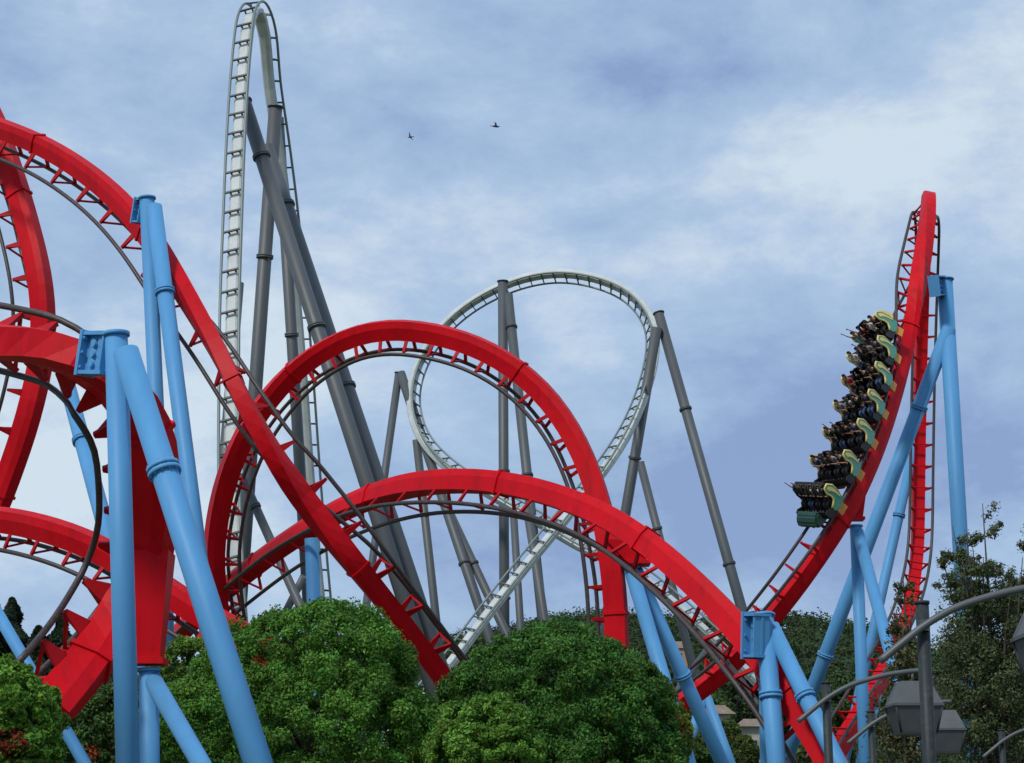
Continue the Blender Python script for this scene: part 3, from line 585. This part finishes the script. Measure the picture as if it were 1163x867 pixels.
for k, M in enumerate(MC):
    Ml = Matrix.Translation(-org) @ M
    if k == 0:
        car = link('car', ME['car'], TR, None, Ml);  link('chassis', ME['chassis'], car)
        for i in range(2): link('side_panel', ME['panel'][i], car); link('yellow_trim', ME['trim'][i], car); link('wheel_cover', ME['cover'][i], car); link('wheel_set', ME['wheel'][i], car)
        for j in range(4):
            T = Matrix.Translation((0, -.84 + .56 * j, 0)); link('seat', ME['seat'], car, None, T); link('shoulder_restraint', ME['harness'], car, None, T)
        proto = car; kids = list(car.children)
    else:
        car = proto.copy(); C.objects.link(car); car.parent = TR; car.matrix_local = Ml
        for ch in kids: d = ch.copy(); C.objects.link(d); d.parent = car; d.matrix_local = ch.matrix_local.copy()
    cars.append(car)
# nose on the lowest car and tail cowl on the highest one
bm = bmesh.new(); extrude_poly(bm, [(.66, .20), (1.05, .16), (1.36, .30), (1.30, .55), (1.0, .78), (.66, .86)], -.8, .8); bmesh.ops.bevel(bm, geom=bm.edges[:], offset=.09, segments=2, affect='EDGES')
link('nose_cone', mesh_of(bm, mat('train_dark_green', (.018, .06, .045), .35, var=.2, scale=3)), cars[0])
bm = bmesh.new(); extrude_poly(bm, [(-.9, .25), (-1.5, .28), (-1.62, .6), (-1.45, 1.05), (-1.15, 1.25), (-.9, 1.22)], -.85, .85); bmesh.ops.bevel(bm, geom=bm.edges[:], offset=.10, segments=2, affect='EDGES')
link('tail_cowl', mesh_of(bm, YEL), cars[-1])

# ------------------------------------------------------------------ riders (and nobody else)
def skin(verts, edges, radii, m, name, sub=1):
    me = bpy.data.meshes.new(name); me.from_pydata(verts, edges, []); o = bpy.data.objects.new(name, me); C.objects.link(o)
    md = o.modifiers.new('s', 'SKIN'); ly = me.skin_vertices[0] if me.skin_vertices else None
    for i, r in enumerate(radii): me.skin_vertices[0].data[i].radius = r if isinstance(r, tuple) else (r, r)
    me.skin_vertices[0].data[0].use_root = True
    s2 = o.modifiers.new('u', 'SUBSURF'); s2.levels = sub; s2.render_levels = sub
    dg = bpy.context.evaluated_depsgraph_get(); dg.update(); out_ = bpy.data.meshes.new_from_object(o.evaluated_get(dg)); bpy.data.objects.remove(o)
    out_.materials.clear(); out_.materials.append(m)
    for p in out_.polygons: p.use_smooth = True
    return out_
def skinmat(n_, c): return mat(n_, c, .55, var=.08, scale=6)
SK = [skinmat('skin_light', (.55, .33, .23)), skinmat('skin_tan', (.36, .19, .12))]
CL = [mat('cloth_' + n_, c, .85, var=.12, scale=6) for n_, c in (('white', (.6, .6, .58)), ('dark_blue', (.03, .05, .13)), ('red', (.4, .04, .04)), ('black', (.02, .02, .022)), ('grey', (.2, .2, .21)))]
TRS = [mat('trousers_' + n_, c, .85, var=.15, scale=6) for n_, c in (('denim', (.05, .08, .16)), ('black', (.02, .02, .022)))]
HAIR = [mat('hair_' + n_, c, .6, var=.2, scale=9) for n_, c in (('dark', (.02, .014, .01)), ('brown', (.07, .035, .018)))]
def rider_meshes(pose):
    # seated: pelvis at (-.30, .70), back against the seat, thighs forward, shins down into the foot well
    V = [(-.30, 0, .72), (-.33, 0, .95), (-.36, 0, 1.20), (-.36, 0, 1.33), (-.33, 0, 1.42), (-.31, 0, 1.52), (-.30, 0, 1.62)]; E = [(i, i + 1) for i in range(6)]
    Rr = [(.13, .15), (.10, .13), (.11, .16), (.06, .07), (.055, .055), (.085, .075), (.07, .065)]
    def chain(start, pts, rad):
        a = start
        for p, r in zip(pts, rad): V.append(p); Rr.append(r); E.append((a, len(V) - 1)); a = len(V) - 1
        return a
    for s in (-1, 1):
        chain(0, [(-.26, s * .09, .70), (.02, s * .11, .74), (.14, s * .11, .72), (.18, s * .10, .48), (.20, s * .10, .34), (.32, s * .10, .31)], [.085, .075, .058, .052, .04, .035])
        if pose == 'up' or (pose == 'one' and s == 1): arm = [(-.36, s * .20, 1.30), (-.28, s * .26, 1.48), (-.20, s * .27, 1.66), (-.14, s * .26, 1.92), (-.12, s * .26, 2.0)]
        else: arm = [(-.36, s * .20, 1.28), (-.28, s * .25, 1.12), (-.20, s * .24, 1.00), (-.04, s * .14, 1.16), (0, s * .12, 1.21)]
        h = chain(3, arm, [.05, .043, .036, .026, .03]); hp = Vector(V[h]); dv = (hp - Vector(V[h - 1])).normalized()
        for k in range(4): q = hp + dv * (.085 - .01 * abs(k - 1)) + Vector((0, (k - 1.5) * .022, 0)); q2 = q + dv * .03; V.append(tuple(hp + dv * .035 + Vector((0, (k - 1.5) * .02, 0)))); Rr.append(.010); E.append((h, len(V) - 1)); V.append(tuple(q)); Rr.append(.009); E.append((len(V) - 2, len(V) - 1))
        V.append(tuple(hp + dv * .03 + Vector((.035, -s * .04, 0)))); Rr.append(.011); E.append((h, len(V) - 1))
    # nose and ears
    V.append((-.215, 0, 1.54)); Rr.append(.015); E.append((5, len(V) - 1))
    body = skin(V, E, Rr, SK[0], 'body')
    Vt = [(-.30, 0, .70), (-.33, 0, .95), (-.36, 0, 1.20), (-.36, 0, 1.31)]; Et = [(0, 1), (1, 2), (2, 3)]; Rt = [(.145, .165), (.118, .15), (.13, .18), (.08, .09)]
    for s in (-1, 1):
        a = len(Vt); e_ = (-.28, s * .26, 1.47) if (pose == 'up' or (pose == 'one' and s == 1)) else (-.28, s * .255, 1.12)
        Vt += [(-.36, s * .20, 1.285), e_]; Rt += [.066, .06]; Et += [(3, a), (a, a + 1)]
    shirt = skin(Vt, Et, Rt, CL[0], 'shirt')
    Vp = [(-.30, 0, .70)]; Ep = []; Rp = [(.14, .16)]
    for s in (-1, 1):
        a = len(Vp); Vp += [(-.24, s * .09, .70), (.02, s * .11, .745), (.14, s * .11, .725), (.18, s * .10, .48), (.20, s * .10, .38)]; Rp += [.10, .088, .072, .064, .056]; Ep += [(0, a), (a, a + 1), (a + 1, a + 2), (a + 2, a + 3), (a + 3, a + 4)]
    tr = skin(Vp, Ep, Rp, TRS[0], 'trousers')
    bm = bmesh.new(); bmesh.ops.create_icosphere(bm, subdivisions=3, radius=1); 
    for v in bm.verts:
        x, y, z = v.co; v.co = Vector((-.325 + x * .115, y * .098, 1.60 + z * .115))
        if x > .35: v.co.x = -.325 + .35 * .115 - (x - .35) * .06; v.co.z = max(v.co.z, 1.61)
        if z < -.2 and x < .2: v.co.z -= .05
    hair = mesh_of(bm, HAIR[0], True); return dict(body=body, shirt=shirt, trousers=tr, hair=hair)
RM = {p: rider_meshes(p) for p in ('hold', 'one', 'up')}
def set_mat(o, m): o.material_slots[0].link = 'OBJECT'; o.material_slots[0].material = m
ordi = ['lowest', 'second lowest', 'third lowest', 'middle', 'third highest', 'second highest', 'highest']
seatw = ['far outer', 'far inner', 'near inner', 'near outer']
shn = ['white', 'dark blue', 'red', 'black', 'grey']; rnd = random.Random(4)
for k, M in enumerate(MC):
    for j in range(4):
        pose = 'hold'
        if (k, j) in ((6, 0), (0, 0), (2, 1)): pose = 'up'
        elif (k, j) in ((5, 1), (3, 2)): pose = 'one'
        si = rnd.choice([0, 1, 2, 3, 4, 3, 1, 0]); ti = rnd.randrange(2); hi = rnd.randrange(2); ki = rnd.randrange(2)
        yy = -.84 + .56 * j; far = (M.to_3x3() @ Vector((0, 1, 0))).y > 0
        sw = seatw[j] if not far else seatw[3 - j]
        arms = {'hold': 'holding the restraint', 'one': 'raising one arm', 'up': 'raising both arms'}[pose]
        r = empty('person', (0, 0, 0), f'rider in {shn[si]} shirt {arms}, {sw} seat of the {ordi[k]} car', 'person', 'riders on the roller coaster train')
        r.matrix_world = M @ Matrix.Translation((0, yy, .0))
        for nm, mt in (('body', SK[ki]), ('shirt', CL[si]), ('trousers', TRS[ti]), ('hair', HAIR[hi])):
            o = link(nm, RM[pose][nm], r); set_mat(o, mt)

# ------------------------------------------------------------------ street lamps
def lamp_proto():
    root = empty('street_lamp', (0, 0, 0), 'x', 'street lamp', 'dark grey street lamps in a row at lower right')
    H = 3.78; bm = bmesh.new(); tube(bm, [(0, 0, 0), (0, 0, H)], .062, 20); tube(bm, [(0, 0, H), (0, 0, H + .03)], .07, 20); tube(bm, [(0, 0, 0), (0, 0, .06)], .14, 20); bm_obj('post', bm, LAMP, root)
    pts = catmull([(-.43, -.10, H - .53), (-.2, -.10, H - .35), (0, -.10, H - .20), (.25, -.10, H - .06), (.5, -.10, H + .03), (.85, -.10, H + .12), (1.2, -.10, H + .17), (1.36, -.10, H + .175)], 6)
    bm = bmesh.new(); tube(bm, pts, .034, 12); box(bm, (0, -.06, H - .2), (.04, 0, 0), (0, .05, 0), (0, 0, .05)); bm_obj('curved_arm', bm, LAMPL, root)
    bm = bmesh.new(); cx, cz = 1.2, H + .02
    def ring(w_, z): return [(cx + a * w_, -.10 + b * w_, z) for a, b in ((-1, -1), (1, -1), (1, 1), (-1, 1))]
    tube(bm, [(cx, -.10, cz + .0), (cx, -.10, H + .16)], .018, 8)
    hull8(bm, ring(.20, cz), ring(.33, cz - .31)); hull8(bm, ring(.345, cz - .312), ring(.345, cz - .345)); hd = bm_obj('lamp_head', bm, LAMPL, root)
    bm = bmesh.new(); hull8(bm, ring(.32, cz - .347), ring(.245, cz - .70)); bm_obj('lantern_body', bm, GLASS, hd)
    bm = bmesh.new()
    for a, b in ((-1, -1), (1, -1), (1, 1), (-1, 1)): tube(bm, [(cx + a * .322, -.10 + b * .322, cz - .35), (cx + a * .247, -.10 + b * .247, cz - .71)], .016, 6)
    hull8(bm, ring(.26, cz - .702), ring(.26, cz - .73)); bm_obj('lantern_frame', bm, LAMP, hd)
    return root
lp = lamp_proto()
def copy_tree(o, parent=None):
    c = o.copy(); C.objects.link(c)
    if parent: c.parent = parent; c.matrix_local = o.matrix_local.copy()
    for ch in o.children: copy_tree(ch, c)
    return c
for i, (px, py, rz, lab) in enumerate(((1047, 684, 0, 'nearest and largest street lamp with its head at the right edge of the frame'), (938, 775, 2, 'second street lamp whose square head hangs left of the nearest lamp post'),
                                   (989, 808, -3, 'third street lamp half hidden behind the second lamp head'), (1137, 829, 3, 'smallest street lamp in the bottom right corner with only post top and arm in view'))):
    # distance at which a post of this height reaches that row of the picture
    D = 5.0
    while at(px, py, D).z < 3.80 and D < 90: D += .02
    p = at(px, py, D); q = lp if i == 0 else copy_tree(lp); q.location = (p.x, D, 0); q.rotation_euler.z = R(rz); q['label'] = lab

# ------------------------------------------------------------------ far houses on the slope
STU = mat('pale_stucco', (.40, .38, .32), .9, var=.15, scale=.8, dirt=(.3, .27, .22), dirt_amt=.5); TILE = mat('roof_tile', (.22, .17, .13), .85, var=.3, scale=2); PANE = mat('window_dark', (.03, .035, .04), .2)
ORR = mat('ochre_wall', (.36, .22, .12), .9, var=.2)
def house(label, px, py, D, wpx, hpx, roofh, wallm=STU):
    c = at(px, py, D); w_ = wpx * D / F0; h = hpx * D / F0; z0 = c.z - h - 6
    root = empty('house', (c.x, D, z0), label, 'house', None); hh = c.z - z0; dp = w_ * .8
    bm = bmesh.new(); box(bm, (0, 0, hh / 2), (w_ / 2, 0, 0), (0, dp / 2, 0), (0, 0, hh / 2)); wall = bm_obj('wall', bm, wallm, root)
    bm = bmesh.new(); e = .4; a = [(-w_ / 2 - e, -dp / 2 - e, hh), (w_ / 2 + e, -dp / 2 - e, hh), (w_ / 2 + e, dp / 2 + e, hh), (-w_ / 2 - e, dp / 2 + e, hh)]
    hull8(bm, [(x, y, z + .003) for x, y, z in a], [(-w_ / 2 * .6, -.1, hh + roofh), (w_ / 2 * .6, -.1, hh + roofh), (w_ / 2 * .6, .1, hh + roofh), (-w_ / 2 * .6, .1, hh + roofh)]); roof = bm_obj('roof', bm, TILE, root)
    n = max(1, int(w_ / 2.6))
    for i in range(n):
        for j in range(2):
            x = -w_ / 2 + w_ * (i + .5) / n; z = hh - 1.6 - 2.9 * j; bm = bmesh.new(); box(bm, (x, -dp / 2 - .02, z), (.5, 0, 0), (0, .06, 0), (0, 0, .7)); wn = bm_obj('window', bm, STU, root)
            bm = bmesh.new(); box(bm, (x, -dp / 2 - .09, z), (.4, 0, 0), (0, .02, 0), (0, 0, .6)); bm_obj('pane', bm, PANE, wn)
house('pale far house seen between the leaning blue legs and the square bracket column', 814, 812, 143, 28, 60, .7)
house('small pale far house low beside the near blue column', 852, 826, 146, 24, 40, .6)
house('ochre far house on the hill crest between the blue pair of legs', 772, 737, 430, 16, 18, 1.6, ORR)

# ------------------------------------------------------------------ birds
BIRD = mat('bird_black', (.02, .02, .022), .7)
def bird(label, px, py, D, rot, bank, sc1):
    bm = bmesh.new(); tube(bm, [(-.34, 0, 0), (-.2, 0, .01), (0, 0, .02), (.18, 0, .02), (.28, 0, .03), (.36, 0, .02)], [.02, .07, .09, .07, .05, .01], 8)
    for s in (-1, 1): hull8(bm, [(-.10, s * .05, .04), (.12, s * .05, .04), (.12, s * .05, .06), (-.10, s * .05, .06)], [(-.02, s * .38, .20), (.10, s * .38, .20), (.10, s * .38, .21), (-.02, s * .38, .21)]); hull8(bm, [(-.02, s * .38, .20), (.10, s * .38, .20), (.10, s * .38, .21), (-.02, s * .38, .21)], [(-.14, s * .68, .16), (-.10, s * .68, .16), (-.10, s * .68, .165), (-.14, s * .68, .165)])
    hull8(bm, [(-.3, -.03, 0), (-.3, .03, 0), (-.3, .03, .015), (-.3, -.03, .015)], [(-.48, -.09, 0), (-.48, .09, 0), (-.48, .09, .01), (-.48, -.09, .01)])
    o = bm_obj('bird', bm, BIRD); o.location = at(px, py, D); o.rotation_euler = (R(bank), R(0), R(rot)); o.scale = (sc1,) * 3; tag(o, label, 'bird')
bird('black bird with spread wings high in the sky, the right one of two', 563, 144, 130, 20, 42, .85)
bird('smaller dark bird flying left of the other bird in the sky', 466, 156, 150, 160, 30, .66)
